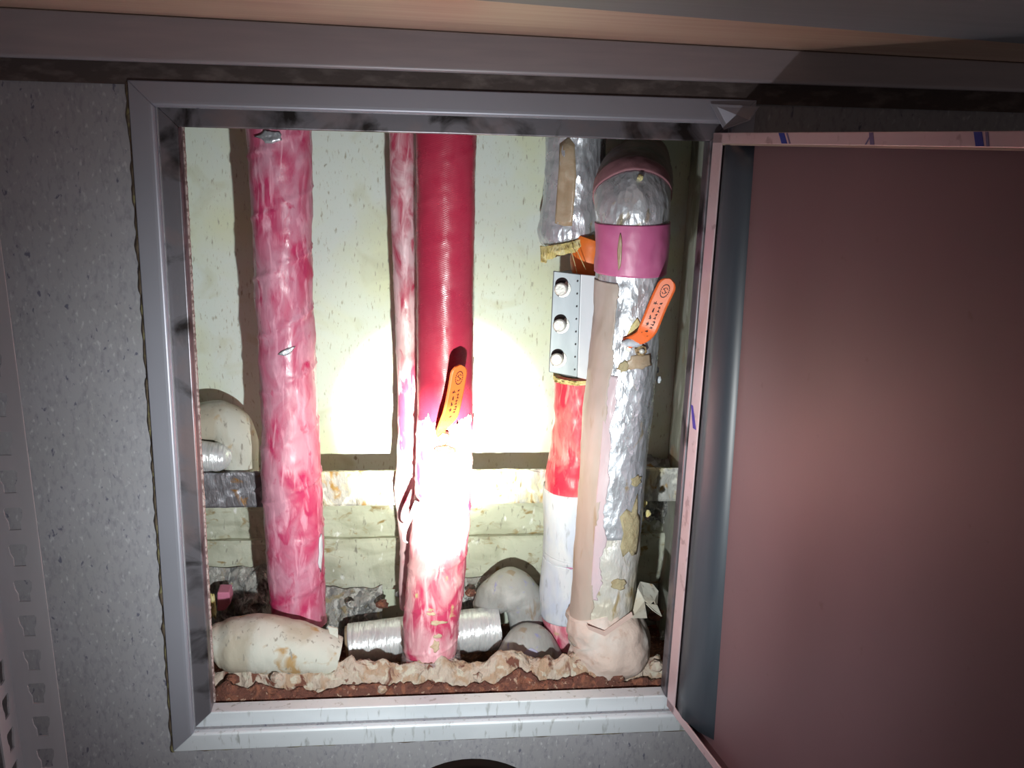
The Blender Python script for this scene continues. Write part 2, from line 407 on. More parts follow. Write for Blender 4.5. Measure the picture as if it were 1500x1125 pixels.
# rough mortar band on the course foot
def lumpgrid(name, x0, x1, z0, z1, y, amp, mat, parent, sc=40, nx=90, nz=24, seed=0, bottom=.0):
    v = []; f = []
    for i in range(nx+1):
        for k in range(nz+1):
            x = x0+(x1-x0)*i/nx; z = z0+(z1-z0)*k/nz
            e = min(1, 6*min(i/nx, 1-i/nx)+.2)*min(1, 5*(1-k/nz)+.1)
            d = amp*(.6+fbm((x, seed, z), sc, 5)+.4*abs(noise.noise(V((x, seed, z))*sc*2.6)))*e+bottom*(1-k/nz)
            v.append((x, y-d, z+amp*.5*noise.noise(V((x, z, seed))*sc)))
    for i in range(nx):
        for k in range(nz):
            a = i*(nz+1)+k; f.append((a, a+1, a+nz+2, a+nz+1))
    return obj(name, v, f, mat, parent, smooth=True)
zA, zB = PY(500, 925, .29).z, PY(500, 858, .32).z
lumpgrid('mortar_smear', PY(302, 870, .3).x, PY(400, 870, .3).x, zA, PY(350, 832, .32).z, .325, .022, m_mortar, wb, seed=3, nx=50, bottom=.02)
lumpgrid('mortar_smear', PY(462, 870, .3).x, PY(560, 870, .3).x, zA-.02, zB-.004, .325, .022, m_mortar, wb, seed=8, nx=50, bottom=.02)
lumpgrid('mortar_smear', PY(670, 870, .3).x, PY(730, 870, .3).x, zA, PY(700, 846, .32).z, .325, .016, m_mortar, wb, seed=11, nx=40, bottom=.015)
lumpgrid('mortar_smear', PY(905, 720, .34).x, PY(985, 720, .34).x, PY(950, 760, .34).z, PY(950, 672, .34).z, .345, .022, m_mortar, wb, seed=15, nx=40, bottom=.0)

grid_wall('wall_right', [boxv(.402, .45, WT, SY, -1.0, .5)], m_conc, label='grey concrete side wall of the shaft')
grid_wall('wall_left', [boxv(-.47, -.43, WT, SY, -1.0, .5)], m_conc)
grid_wall('ceiling', [boxv(-.6, .6, WT, SY+.04, .5, .54)], m_conc)
# shaft floor: uneven dirt
nx, ny = 110, 44; v = []; f = []
for i in range(nx+1):
    for k in range(ny+1):
        x = -.45+.9*i/nx; y = WT-.005+(SY-WT+.01)*k/ny
        v.append((x, y, -.868+.016*fbm((x, y, 1), 22, 5)+.006*noise.noise(V((x, y, 4))*90)))
for i in range(nx):
    for k in range(ny):
        a = i*(ny+1)+k; f.append((a, a+1, a+ny+2, a+ny+1))
fl = obj('floor', v, f, m_dirt, smooth=True); tag(fl, 'dark reddish dirt floor of the shaft', kind='structure')
# front ridge of crumbled debris, thing parts of the floor
def ridge(name, x0, x1, yc, z0, h, dep, mat, seed, amp):
    n, m = 130, 22; v = []; f = []
    for i in range(n+1):
        x = x0+(x1-x0)*i/n; hh = h*(1+.16*fbm((x, seed, 0), 14, 4)); dd = dep
        for k in range(m+1):
            t = math.pi*k/m; y = yc-dd*math.cos(t)*(.8); z = z0+hh*(max(0, math.sin(t))**.55)
            d = amp*(fbm((x, y*1.3, z*.7+seed), 60, 5)+.5*abs(noise.noise(V((x, y, z+seed))*130)))
            v.append((x+d*.3, y-d*abs(math.cos(t)), z+d*math.sin(t)))
    for i in range(n):
        for k in range(m):
            a = i*(m+1)+k; f.append((a, a+1, a+m+2, a+m+1))
    return obj(name, v, f, mat, fl, smooth=True)
ridge('crumbled_edge', -.34, .34, .085, -.90, PY(620, 972, .075).z+.90, .030, m_rubble, 2.2, .010)
ridge('dirt_ridge', -.34, .34, .058, -.90, PY(620, 1006, .05).z+.90, .020, m_dirt, 7.7, .009)
for q, (px, py, r, mt) in enumerate([(1000, 985, 9, m_rubble), (962, 975, 11, m_rubble), (930, 985, 13, m_rubble), (905, 992, 10, m_dirt),
        (870, 990, 12, m_rubble), (375, 1000, 13, m_rubble), (405, 992, 9, m_rubble), (340, 995, 10, m_dirt), (520, 998, 8, m_dirt),
        (560, 1010, 7, m_rubble), (700, 992, 8, m_rubble), (748, 985, 9, m_dirt), (652, 1012, 6, m_rubble), (470, 1012, 7, m_rubble),
        (790, 998, 9, m_rubble), (835, 1000, 8, m_dirt), (945, 1002, 8, m_dirt), (985, 960, 8, m_dirt)]):
    c = PY(px, py, .055+.01*(q % 3)); o = obj('rubble_piece', *rock(c, r*sz(c), q*1.7, (1, .7, .8)), mt, fl)
for q, (px, py, r) in enumerate([(515, 885, 7), (560, 885, 9), (585, 870, 6), (690, 868, 8), (700, 905, 9), (960, 900, 12), (975, 930, 10), (950, 955, 9), (935, 870, 8), (480, 935, 7), (330, 880, 6)]):
    c = PY(px, py, .27); obj('rubble_piece', *rock(c, r*sz(c), q*2.3+40, (1, .7, .8)), m_dirt if q % 2 else m_mortar, fl)

# ------------------------------------------------------------------ hatch frame (trim_1)
tr = thing('trim_1', (0, 0, -HH-.055), 'grey steel frame around the open hatch', None); tr['kind'] = 'structure'
RB, FO = .023, .052          # rebate and outer flange widths outside the opening
def ringside(name, side, mat_f, mat_r):
    # cross-section in (o, y): o = distance outward from the opening edge
    sec_f = [(FO, -.0005), (FO, -.007), (RB+.007, -.0085), (RB+.003, -.0085), (RB, -.006), (RB-.0005, .006), (RB+.002, .006)]
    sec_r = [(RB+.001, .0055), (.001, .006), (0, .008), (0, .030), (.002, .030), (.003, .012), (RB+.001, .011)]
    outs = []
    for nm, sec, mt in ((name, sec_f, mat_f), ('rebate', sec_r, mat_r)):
        v = []
        for e in (0, 1):
            for o_, y in sec:
                if side == 'l': v.append((-HW-o_, y, o_ if e else -HH-o_))
                if side == 'r': v.append((HW+o_, y, o_ if e else -HH-o_))
                if side == 't': v.append((HW+o_ if e else -HW-o_, y, o_))
                if side == 'b': v.append((HW+o_ if e else -HW-o_, y, -HH-o_))
        n = len(sec); f = [(i, (i+1) % n, (i+1) % n+n, i+n) for i in range(n)]
        f += [tuple(range(n)), tuple(range(2*n-1, n-1, -1))]
        o = obj(nm, v, f, mt, tr); bev(o, .0012, 3)
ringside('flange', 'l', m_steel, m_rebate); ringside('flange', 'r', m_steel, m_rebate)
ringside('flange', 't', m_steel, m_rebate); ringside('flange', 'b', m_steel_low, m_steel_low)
# sealant bead on the left and below
t_ = Tube([(-HW-FO-.001, -.001, z) for z in [.05-.09*k for k in range(11)]], .0028, 160)
t_.disp = lambda p, a, l: .0028*fbm(p, 45, 3)
o = obj('sealant_bead', *t_.mesh(10), m_seal, tr, smooth=True)
t_ = Tube([(-.375+.075*k, -.001, -HH-FO-.001) for k in range(11)], .0024, 120); t_.disp = lambda p, a, l: .002*fbm(p, 45, 3)
obj('sealant_bead', *t_.mesh(10), m_seal, tr, smooth=True)
# ragged cut lip just inside the left jamb
v = []; f = []
n = 260
for i in range(n+1):
    z = -HH+HH*i/n; j = .0022*noise.noise(V((z*260, 1, 0)))+.0012*noise.noise(V((z*40, 2, 0)))
    for (x, y) in ((-HW-.004, .031), (-HW+.0016+j*.6, .031), (-HW+.0016+j*.6, .036), (-HW-.004, .036)): v.append((x, y, z))
for i in range(n):
    for k in range(4): f.append((i*4+k, i*4+(k+1) % 4, i*4+4+(k+1) % 4, i*4+4+k))
obj('cut_lip', v, f, m_cut, tr)
# chipped corner of the frame at top right: bent plaster flake
o = obj('bent_corner_flap', *prism([PY(1040, 152, -.010), PY(1112, 156, -.014), PY(1098, 176, -.022), PY(1060, 190, -.012)], (0, -.0015, 0)), m_steel, tr)

# ------------------------------------------------------------------ trims above: wall strip with the recess shade painted in, grey channel, tan board
tg = obj('trim_2', *prism([(-1.2, -.0004, .047), (1.4, -.0004, .047), (1.4, -.0004, .076), (-1.2, -.0004, .076)], (0, -.003, 0)), m_gap)
tag(tg, 'wall strip above the hatch frame, coloured dark for recess shade', kind='structure')
def zb(x): return .1242-.0145*(x+.51)
v = []
for x in (-1.2, 1.3): v += [(x, 0, .072), (x, -.034, .072), (x, -.036, .075), (x, -.036, zb(x)), (x, 0, zb(x))]
f = [(i, (i+1) % 5, (i+1) % 5+5, i+5) for i in range(5)]+[(0, 1, 2, 3, 4), (9, 8, 7, 6, 5)]
tc_ = obj('trim_3', v, f, m_chan); tag(tc_, 'grey channel running across above the hatch', kind='structure'); bev(tc_, .0015)
ZB = .1255
b0, b1 = PZ(-60, 10, ZB), PZ(1560, 98, ZB)
f0, f1 = PZ(-60, -46, ZB), PZ(1560, 40, ZB)
tb = thing('overhead_board', (0, -.15, ZB), 'tan brushed board seen from below across the top', 'board')
back = [V((-1.1, -.034, ZB)), V((1.1, -.034, ZB))]
fr0, fr1 = PZ(1000, 3, ZB), PZ(1500, 37, ZB)
dirf = (fr1-fr0).normalized(); fA = fr0-dirf*((fr0.x+1.1)/dirf.x); fB = fr0+dirf*((1.1-fr0.x)/dirf.x)
def tilt(vf, dz=0): return [V((p[0], p[1], p[2]-ZB+zb(p[0])+dz)) for p in vf[0]], vf[1]
back = [V((-1.1, -.0, ZB)), V((1.1, -.0, ZB))]
obj('underside_panel', *tilt(prism([back[0], back[1], fB, fA], (0, 0, .016)), .0006), m_tan, tb)
nrm = V((dirf.y, -dirf.x, 0))
obj('front_fascia', *tilt(prism([fA, fB, fB+nrm*.9, fA+nrm*.9], (0, 0, .05))), m_fascia, tb)

# ------------------------------------------------------------------ hatch door
e = V((math.sin(R(8)), -math.cos(R(8)), 0)); nn = V((math.cos(R(8)), math.sin(R(8)), 0)); H0 = V((.327, 0, 0))
ZT, ZL, DW = .0106, -.808, .70
def D(s, t, z): return H0+e*s+nn*t+V((0, 0, z+.045*s))
dr = thing('door_1', D(0, 0, ZL), 'mauve steel hatch door swung open to the right', None); dr['kind'] = 'structure'
def dbox(name, s0, s1, t0, t1, z0, z1, mat, parent=dr, b=.0008):
    v = [D(s, t, z) for s in (s0, s1) for t in (t0, t1) for z in (z0, z1)]
    o = obj(name, v, boxv(0, 1, 0, 1, 0, 1)[1], mat, parent)
    if b: bev(o, b)
    return o
dbox('panel', 0, DW, .019, .022, ZL, ZT, m_doorpanel)
dbox('hinge_lip', 0, .026, 0, .0022, ZL, ZT, m_doorlip)
dbox('free_lip', DW-.014, DW, 0, .0022, ZL, ZT, m_doorlip)
dbox('top_lip', .0, DW, 0, .0022, ZT-.0125, ZT+.0004, m_doorlip)
dbox('bottom_lip', .0, DW, 0, .0022, ZL-.0004, ZL+.013, m_doorlip)
dbox('hinge_return', 0, .0022, .0022, .019, ZL, ZT, m_doorpanel)
dbox('top_return', 0, DW, .0022, .019, ZT-.002, ZT, m_doorpanel)
dbox('bottom_return', 0, DW, .0022, .019, ZL, ZL+.002, m_doorpanel)
dbox('free_return', DW-.002, DW, .0022, .019, ZL, ZT, m_doorpanel)
dbox('lip_highlight', .026, DW-.014, .0005, .004, ZT-.0145, ZT-.0125, M('warm_steel_edge', (.62, .50, .42), rough=.3, metal=.6), b=0)  # highlight under the top lip, painted as a thin warm strip
# slate gasket strip beside the hinge lip
v = []; f = []
sec = [(0, .0025), (.10, .0012), (.22, -.001), (.32, -.002), (.42, -.001), (.52, .0015), (.75, .006), (1, .0185), (1, .019), (0, .019)]
for k in range(25):
    z = ZT-.014+(ZL+.014-ZT+.014)*k/24; wd = .050+.042*(k/24)
    for a, t in sec: v.append(D(.026+wd*a, max(t, -.002)+.0008, z))
n = len(sec)
for k in range(24):
    for i in range(n): f.append((k*n+i, k*n+(i+1) % n, (k+1)*n+(i+1) % n, (k+1)*n+i))
f += [tuple(range(n)), tuple(range(24*n+n-1, 24*n-1, -1))]
o = obj('gasket', v, f, m_gasket, dr, smooth=True)
# blue print on the protective film of the lips
def mark_top(px, wpx, lean=6, mt=m_blue):
    zt = ZT
    def s_at(p):
        lo, hi = 0, .68
        for _ in range(40):
            md = (lo+hi)/2
            if proj(D(md, 0, zt-.006))[0] < p: lo = md
            else: hi = md
        return lo
    a, b, c = s_at(px), s_at(px+wpx), s_at(px+lean)-s_at(px)
    obj('film_mark', *prism([D(a, -.0004, zt-.0002), D(b, -.0004, zt-.0002), D(b+c, -.0004, zt-.0115), D(a+c, -.0004, zt-.0115)], nn*.0006), mt, dr)
m_vio = M('violet_print', (.16, .12, .26), rough=.5)
mark_top(1140, 8); mark_top(1151, 2, 6, m_vio); mark_top(1425, 12); mark_top(1442, 4, 5, m_vio); mark_top(1276, 2, -8, m_vio); mark_top(1272, 6, 4, m_vio)
for (z0, z1) in ((-.375, -.345),):
    obj('film_mark', *prism([D(0.0, -.0004, z1), D(.006, -.0004, z1), D(.022, -.0004, z0), D(.012, -.0004, z0)], nn*.0006), M('violet_blue_print', (.06, .03, .35), rough=.5), dr)

# ------------------------------------------------------------------ slotted angle post at the left
YP = -.12
A0, A1 = PY(17, 480, YP), PY(100, 1125, YP)
ax = (A1-A0).normalized(); hx = V((1, 0, 0)); hx = (hx-ax*hx.dot(ax)).normalized(); hy = V((0, -1, 0))
WL = .053
q0, q1 = PY(37, 865, YP), PY(70, 1110, YP)
pitch = (q1-q0).dot(ax)/5; first = (q0-A0).dot(ax)
post = thing('slotted_angle_post', A0+ax*.9, 'grey slotted angle post with keyhole slots at the left', 'angle post')
def leg(name, org, u, width, cen, sc):
    bm = bmesh.new(); top, bot = -(ZB-.004-org.z)/-ax.z, 1.0
    def P2(a, l): return org+u*a+ax*l
    loops = [[(0, top), (width, top), (width, bot), (0, bot)]]
    k = -14
    while first+pitch*k < bot-.03:
        l = first+pitch*k
        if l > top+.03:
            w1, w2, h = .0105*sc, .0068*sc, .0140
            loops.append([(cen-w1+.002, l-h), (cen+w1-.002, l-h), (cen+w1, l-h+.003), (cen+w1-.001, l-.002), (cen+w2, l+.004), (cen+w2, l+h), (cen-w2, l+h), (cen-w2, l+.004), (cen-w1+.001, l-.002), (cen-w1, l-h+.003)])
        k += 1
    ed = []
    for lp in loops:
        vs = [bm.verts.new(P2(*p)) for p in lp]
        for i in range(len(vs)): ed.append(bm.edges.new((vs[i], vs[(i+1) % len(vs)])))
    bmesh.ops.triangle_fill(bm, use_beauty=True, edges=ed)
    vv = [x.co.copy() for x in bm.verts]; bm.verts.index_update(); ff = [tuple(x.index for x in fc.verts) for fc in bm.faces]; bm.free()
    o = obj(name, vv, ff, m_angle, post); solid(o, .0022, 0); return o
leg('slotted_leg', A0-hx*WL, hx, WL, WL-.0245, 1.0)
leg('slotted_leg', A0-hx*WL, hy, WL, .027, 1.0)

# ------------------------------------------------------------------ pipes
def valve(parent, base, pts, wd, tipw=None, marks=True, nutc=None, nutdir=(0, -1, 0), face=(0, -1, 0)):
    """ball valve lever: pts = centre line from stem to tip (world), flat strip with rounded end"""
    P = [V(p) for p in pts]; tb_ = Tube(P, .01, 40, ref=face)
    L = tb_.L[-1]; th = .0045; v = []; f = []
    W = []
    for i in range(41):
        l = tb_.L[i]; ww = wd[0]+(wd[1]-wd[0])*min(1, max(0, (l/L-.12)/.25)); ww = ww/2
        rem = L-l
        if rem < ww: ww = math.sqrt(max(1e-8, ww*ww-(ww-rem)**2))
        W.append(max(ww, .001))
    sec = [(-1, 0), (-.8, .5), (.8, .5), (1, 0), (.8, -.5), (-.8, -.5)]
    for i in range(41):
        n_, b_ = tb_.F[i]
        for a, t in sec: v.append(tb_.C[i]+b_*(a*W[i])+n_*(t*th))
    for i in range(40):
        for k in range(6): f.append((i*6+k, i*6+(k+1) % 6, i*6+6+(k+1) % 6, i*6+6+k))
    f += [tuple(range(6)), tuple(range(245, 239, -1))]
    h = obj('valve_handle', v, f, m_handle, parent, smooth=False); bev(h, .0012, 2)
    h['label'] = 'orange valve lever'
    if marks:
        # printed emblem ring with a curl inside, two columns of tiny characters, a small drop mark
        mv, mf = [], []
        def add(l, a, dl, da, rot=0):
            i = (l/L)*40
            k = int(min(39, max(0, i))); u = i-k
            c = tb_.C[k].lerp(tb_.C[k+1], u); n_, b_ = tb_.F[k]; t_ = (tb_.C[k+1]-tb_.C[k]).normalized()
            x = b_*math.cos(rot)+t_*math.sin(rot); y = t_*math.cos(rot)-b_*math.sin(rot)
            c = c+b_*a+n_*(th*.5+.0002); s_ = len(mv)
            for p, q in ((-1, -1), (1, -1), (1, 1), (-1, 1)): mv.append(c+x*p*da/2+y*q*dl/2)
            mf.append((s_, s_+1, s_+2, s_+3))
        Lc = L-.0125; ac = .0005; rr = .0052
        for q in range(20):
            g = 2*math.pi*q/20; add(Lc+rr*math.sin(g), ac+rr*math.cos(g), .0013, .0020, g+math.pi/2)
        for (dl, da, ro, ln) in ((.0014, -.0018, .9, .0042), (-.0014, .0018, .9, .0042), (0, 0, -.7, .0048), (.0022, .0016, -.6, .003), (-.0022, -.0016, -.6, .003)):
            add(Lc+dl, ac+da, .0011, ln, ro)
        rn = random.Random(4)
        for cidx, (a, l0, cnt) in enumerate(((-.0036, L-.024, 4), (.0034, L-.023, 8))):
            for q in range(cnt):
                l = l0-(.0066 if cidx == 0 else .0034)*q
                hgt = .0045 if cidx == 0 else .0024
                for g in range(3 if cidx == 0 else 2):
                    add(l+rn.uniform(-.35, .35)*hgt, a+rn.uniform(-.0012, .0012), .0010, .0036, rn.choice((0, 0, 1.57, .5)))
                add(l, a, hgt, .0011, 0)
        for (dl, da, ro, ln) in ((.0012, 0, .8, .004), (-.0012, .0004, .8, .0035), (0, .0014, 1.3, .003)): add(L-.054, -.0008+da, .0012, ln, ro)
        add(L-.062, -.005, .0008, .002, 1); add(L-.062, .004, .0008, .0025, 1)
        mo = obj('printed_mark', mv, mf, m_ink, h)
    c = V(nutc if nutc else P[0]); nd = V(nutdir).normalized()
    # stem
    obj('stem', *cyl(V(base), c, .0065, .0055, 16), m_nut, parent, smooth=True)
    nv, nf = cyl(c-nd*.002, c+nd*.007, .0095, .0085, 6); o = obj('hex_nut', nv, nf, m_nut, parent); bev(o, .0008)
    obj('stem_tip', *cyl(c+nd*.006, c+nd*.011, .004, .0035, 12), m_bolt, parent, smooth=True)
    return h

# pipe 1: leftmost pink-wrapped riser
y1 = .200
P, Q = pxpath([(60, 352, 452), (190, 361, 457), (300, 368, 456), (400, 373, 458), (500, 379, 461), (600, 383, 466), (690, 384, 470), (750, 387, 474), (850, 394, 475), (900, 399, 476), (912, 400, 476)], y1)
p1 = thing('pink_wrapped_pipe', P[-1]+V((0, 0, -.0)), 'broad chalky pink film-wrapped riser pipe, leftmost in the hatch', 'pipe')
T1 = Tube(P, Q, 260); T1.disp = crinkle(.0022, 24, 1.3, .085, .0022)
obj('film_wrap', *T1.mesh(64), m_pink, p1, smooth=True)
T1.patch('foil_scrap', 400, 198, 42, 14, m_foil, p1, 3, .002, jag=.4)
T1.patch('torn_foil_spot', 424, 503, 24, 12, m_foil, p1, 5, .0012, shape=[(-1, .7), (-.3, 1), (.4, .6), (1, -.9), (.1, -.5), (-.6, .1)])
T1.patch('white_tape_tab', 469, 800, 10, 44, m_white, p1, 9, .001, jag=.2)

# pipe 2: thin pipe beside the crimson one
y2 = .21
P, Q = pxpath([(60, 566, 606), (200, 570, 608), (300, 573, 609), (400, 576, 611), (500, 580, 613), (600, 583, 614), (680, 581, 614), (715, 578, 612), (760, 582, 609), (800, 586, 608), (850, 585, 606), (890, 585, 606)], y2)
p2 = thing('thin_wrapped_pipe', P[-1], 'thin crimson and white wrapped pipe left of the smooth crimson pipe', 'pipe')
T2 = Tube(P, Q, 220); T2.disp = crinkle(.0012, 34, 4.3, .11, .001)
obj('film_wrap', *T2.mesh(40), m_thin, p2, smooth=True)

# pipe 3: crimson pipe in the torch beam
y3 = .12
P, Q = pxpath([(60, 606, 700), (200, 609, 698), (300, 610, 696), (400, 611, 694), (500, 611, 693), (600, 611, 693), (650, 611, 692), (700, 609, 690), (760, 605, 687), (800, 600, 683), (850, 596, 679), (900, 593, 673), (940, 593, 669), (968, 597, 664)], y3)
p3 = thing('crimson_pipe', P[-1], 'thick glossy crimson pipe in the bright torch beam, its foot pink', 'pipe')
T3 = Tube(P, Q, 300); T3.disp = crinkle(.0009, 26, 7.1, .06, .0007)
i_s, _ = T3.find(650, 612)
obj('film_wrap', *T3.mesh(64, 0, i_s+14), m_crim, p3, smooth=True)
T3.disp = crinkle(.0018, 26, 7.1, .07, .0016)
obj('lower_film_wrap', *T3.mesh(96, i_s-2, None, .0010, jag=lambda a: 7*noise.noise(V((math.cos(a)*2.2, math.sin(a)*2.2, 3)))+4*noise.noise(V((math.cos(a)*9, math.sin(a)*9, 6)))), m_crim_low, p3, smooth=True)['label'] = 'chalky pink lower wrap'
# loose clear film skirt below the foot
P, Q = pxpath([(950, 592, 670), (985, 588, 676)], y3); tf = Tube(P, Q, 12)
o = obj('loose_film_skirt', *tf.mesh(40, caps=False, off=.003), m_film, p3, smooth=True)
# torn tail of tape on the left flank
tt = Tube([PY(612, 735, .085), PY(604, 752, .082), PY(594, 775, .085), PY(592, 790, .09), PY(597, 795, .09)], .004, 24)
v = []; f = []
for i in range(25):
    n_, b_ = tt.F[i]; ww = .0045*(1-i/30)
    v += [tt.C[i]-b_*ww, tt.C[i]+b_*ww]
for i in range(24): f.append((2*i, 2*i+1, 2*i+3, 2*i+2))
o = obj('tape_tail', v, f, m_white, p3, smooth=True); solid(o, .001, 0)
for (px, py, a, b, sd) in ((629, 878, 16, 14, 1), (640, 893, 24, 10, 2), (636, 928, 14, 30, 3), (641, 912, 14, 14, 4)):
    T3.patch('glue_smear', px, py, a, b, m_glue, p3, sd, .0012, .0008, jag=.45)
# lever of the valve on it
base = T3.at(*T3.find(648, 642), -.01)
st = PY(650, 640, base.y-.020)
valve(p3, base, [st, PY(645, 632, st.y-.004), PY(652, 621, st.y-.018), PY(660, 606, st.y-.027), PY(667, 575, st.y-.031), PY(674, 534, st.y-.035)], (.014, .0262), nutc=st)
T3.patch('torn_opening', 651, 645, 30, 20, m_dirt, p3, 12, .0020, .003, jag=.4)

# pipe 4: composite riser behind the foil pipe
y4 = .22
p4 = thing('banded_wrapped_pipe', PY(845, 930, y4), 'riser half hidden behind the foil pipe, red wrap above white cloth wrap', 'pipe')
P, Q = pxpath([(548, 812, 884), (600, 811, 884), (650, 806, 884), (690, 799, 886), (722, 798, 886), (800, 798, 884), (812, 797, 884), (860, 792, 880), (900, 794, 880), (935, 806, 880)], y4)
T4 = Tube(P, Q, 200); T4.disp = crinkle(.0016, 30, 9.1)
def sec4(a, b): return T4.find(845, a)[0], T4.find(845, b)[0]
i0, i1 = 0, sec4(0, 724)[1]
o = obj('red_film_wrap', *T4.mesh(48, i0, i1, extra=lambda i, a: .002*noise.noise(V((a*3, i*.1, 0)))), m_red, p4, smooth=True)
a, b = sec4(712, 808); obj('cloth_wrap', *T4.mesh(48, a, b, .0028), m_white, p4, smooth=True)
a, b = sec4(800, 814); obj('pink_tape_band', *T4.mesh(48, a, b, .001), m_tapepink, p4, smooth=True)['label'] = 'pink band'
a, b = sec4(806, 822); obj('black_band', *T4.mesh(48, a, b, -.001), m_black, p4, smooth=True)['label'] = 'thin black band'
a, b = sec4(816, 896); obj('cloth_wrap', *T4.mesh(48, a, b, .0024), m_white, p4, smooth=True)
a, b = sec4(888, 935); obj('red_film_wrap', *T4.mesh(48, a, b, .0006), m_crim_low, p4, smooth=True)
# frayed wool ring above the red wrap
v, f = T4.mesh(60, 0, 4, .002, extra=lambda i, a: .004*noise.noise(V((math.cos(a)*9, math.sin(a)*9, i)))); obj('frayed_wool_collar', v, f, m_wool, p4)

# foil top of pipe 4 with stained tape and torn wool end
P, Q = pxpath([(60, 806, 895), (200, 800, 888), (260, 797, 886), (320, 792, 884), (340, 788, 880), (352, 796, 876)], .265)
pf = thing('foil_clad_pipe_end', P[-1], 'upper foil-clad pipe end with torn yellow wool at its lower rim', 'pipe')
TF = Tube(P, Q, 140); TF.disp = crinkle(.0045, 22, 2.6)
obj('foil_wrap', *TF.mesh(72), m_foil, pf, smooth=True)
TF.patch('stained_tape', 822, 268, 26, 130, m_browntape, pf, 4, .0006, .0006, shape=[(1,.9),(.2,1),(-.9,.95),(-1,.3),(-.8,-.4),(-1,-.9),(.1,-1),(.8,-.9),(1.1,-.2)])
# wool fringe
v = []; f = []; n = 90
for i in range(n+1):
    a = -1.35+2.0*i/n
    top = TF.at(TF.n-14, a, .003); bot = TF.at(TF.n-1, a, .006+.003*noise.noise(V((i*.6, 0, 0))))+V((0, 0, -.006-.012*(1-i/n)**2*(1 if i < 26 else .3)-.012*abs(noise.noise(V((i*.37, 3, 0))))-.004*abs(noise.noise(V((i*1.7, 9, 0))))))
    mid = top.lerp(bot, .5)+V((0, -.004-.004*noise.noise(V((i*.5, 5, 0))), 0)); v += [top, mid, bot]
for i in range(n):
    for k in (0, 1): f.append((i*3+k, i*3+k+1, i*3+k+4, i*3+k+3))
o = obj('wool_fringe', v, f, m_wool, pf, smooth=False); solid(o, .004, 1)

# orange stub between the foil end and the clamp
P, Q = pxpath([(350, 842, 895), (360, 838, 893), (380, 835, 892), (400, 838, 891), (412, 840, 890)], .23)
po = thing('orange_pipe_stub', P[-1], 'short bright orange pipe stub above the bolted bracket', 'pipe')
TO = Tube(P, Q, 40); obj('stub', *TO.mesh(36), m_orange, po, smooth=True)
for sd in (0, 3):
    c = PY(836+sd*3, 366, .19); d = PY(846+sd*4, 404-sd*3, .187)
    tq = Tube([c, c.lerp(d, .5)+V((.004*math.sin(sd*2), 0, .002)), d], .0005, 10); obj('loose_thread', *tq.mesh(5), m_foam, po)

# bolted grey bracket
br = thing('bolted_bracket', PY(850, 552, .19), 'folded grey steel bracket with three bright bolts on the hidden riser', 'bracket')
TLb, TRb, BRb, BLb = PY(811, 397, .170), PY(851, 402, .165), PY(846, 553, .165), PY(804, 545, .170)
TR2, BR2 = PY(880, 405, .168), PY(868, 558, .168)
o = obj('bolt_plate', *prism([TLb, TRb, BRb, BLb], (0, .004, 0)), m_zinc, br); bev(o, .001)
o = obj('side_plate', *prism([TRb, TR2, BR2, BRb], (0, .004, 0)), M('pale_bracket_face', (.74, .77, .82), rough=.45, metal=.1), br); bev(o, .001)  # same folded steel, painted paler as the face turned to the torch
obj('clamp_body', *cyl(PY(852, 400, .225), PY(846, 552, .225), .030, .030, 32), m_zinc, br, smooth=True)
for (px, py) in ((821, 424), (819, 477), (815, 527)):
    c = PY(px, py, .150); c2 = PY(px+3, py-1, .170)
    o = obj('bolt', *cyl(c2, c, .009, None, 24, [(0, .0125), (.12, .0125), (.13, .0085), (.45, .0085), (.5, .0093), (.92, .0093), (1, .0075)]), m_bolt, br, smooth=False)
    obj('washer', *cyl(c2+V((.0, .001, 0)), c2+V((0, -.0025, 0)), .0125, .0125, 24), m_black, br)
for k in range(8):
    c = PY(846-k*.6, 412+k*18.5, .1640); obj('rivet_dot', *cyl(c, c+V((0, -.0012, 0)), .0013, .001, 8), m_black, br)

# pipe 5: foil wrapped riser with elbow
y5 = .11
rows = [(935, 832, 932), (900, 836, 926), (860, 839, 931), (800, 843, 937), (700, 849, 945), (600, 856, 955), (520, 864, 963), (450, 870, 969), (400, 873, 974), (330, 874, 980)]
P, Q = pxpath(rows, y5)
P += [PY(927, 300, y5+.004), PY(927, 276, y5+.030), PY(930, 262, y5+.085), PY(936, 248, y5+.16), PY(940, 236, SY)]
Q += [.052, .055, .054, .047, .044]
p5 = thing('foil_wrapped_pipe', P[0], 'large crumpled foil-wrapped pipe with pink tape band turning into the wall', 'pipe')
T5 = Tube(P, Q, 300); T5.disp = crinkle(.0022, 24, 5.5)
def i5(py): return T5.find(920, py)[0]
il, ip0, ip1 = i5(770), i5(398), i5(326)
obj('lower_foil_wrap', *T5.mesh(80, 0, il+1), m_foil_low, p5, smooth=True)['label'] = 'dull tan-stained foil'
obj('foil_wrap', *T5.mesh(88, il, ip0+1, .0004), m_foil, p5, smooth=True)
ib = next(i for i in range(T5.n) if T5.C[i].y > y5+.010)
obj('elbow_foil', *T5.mesh(80, ip1-1, ib+1), m_foil, p5, smooth=True)
obj('elbow_film', *T5.mesh(80, ib, 300, -.0006), M('smoky_pink_film', (.22, .12, .12), [(30, I3, .45, .65, (.12, .08, .07), 4, .5)], rough=.5, bump=[(50, I3, .4, .004)]), p5, smooth=True)['label'] = 'pink-brown film on the elbow, darkened in colour for shade'  # shade on the bend's upper side is put into the film colour
a0_, a1_ = ip0, ip1
obj('pink_tape_band', *T5.mesh(64, a0_, a1_, .0022), m_tapepink, p5, smooth=True)['label'] = 'pink tape band'
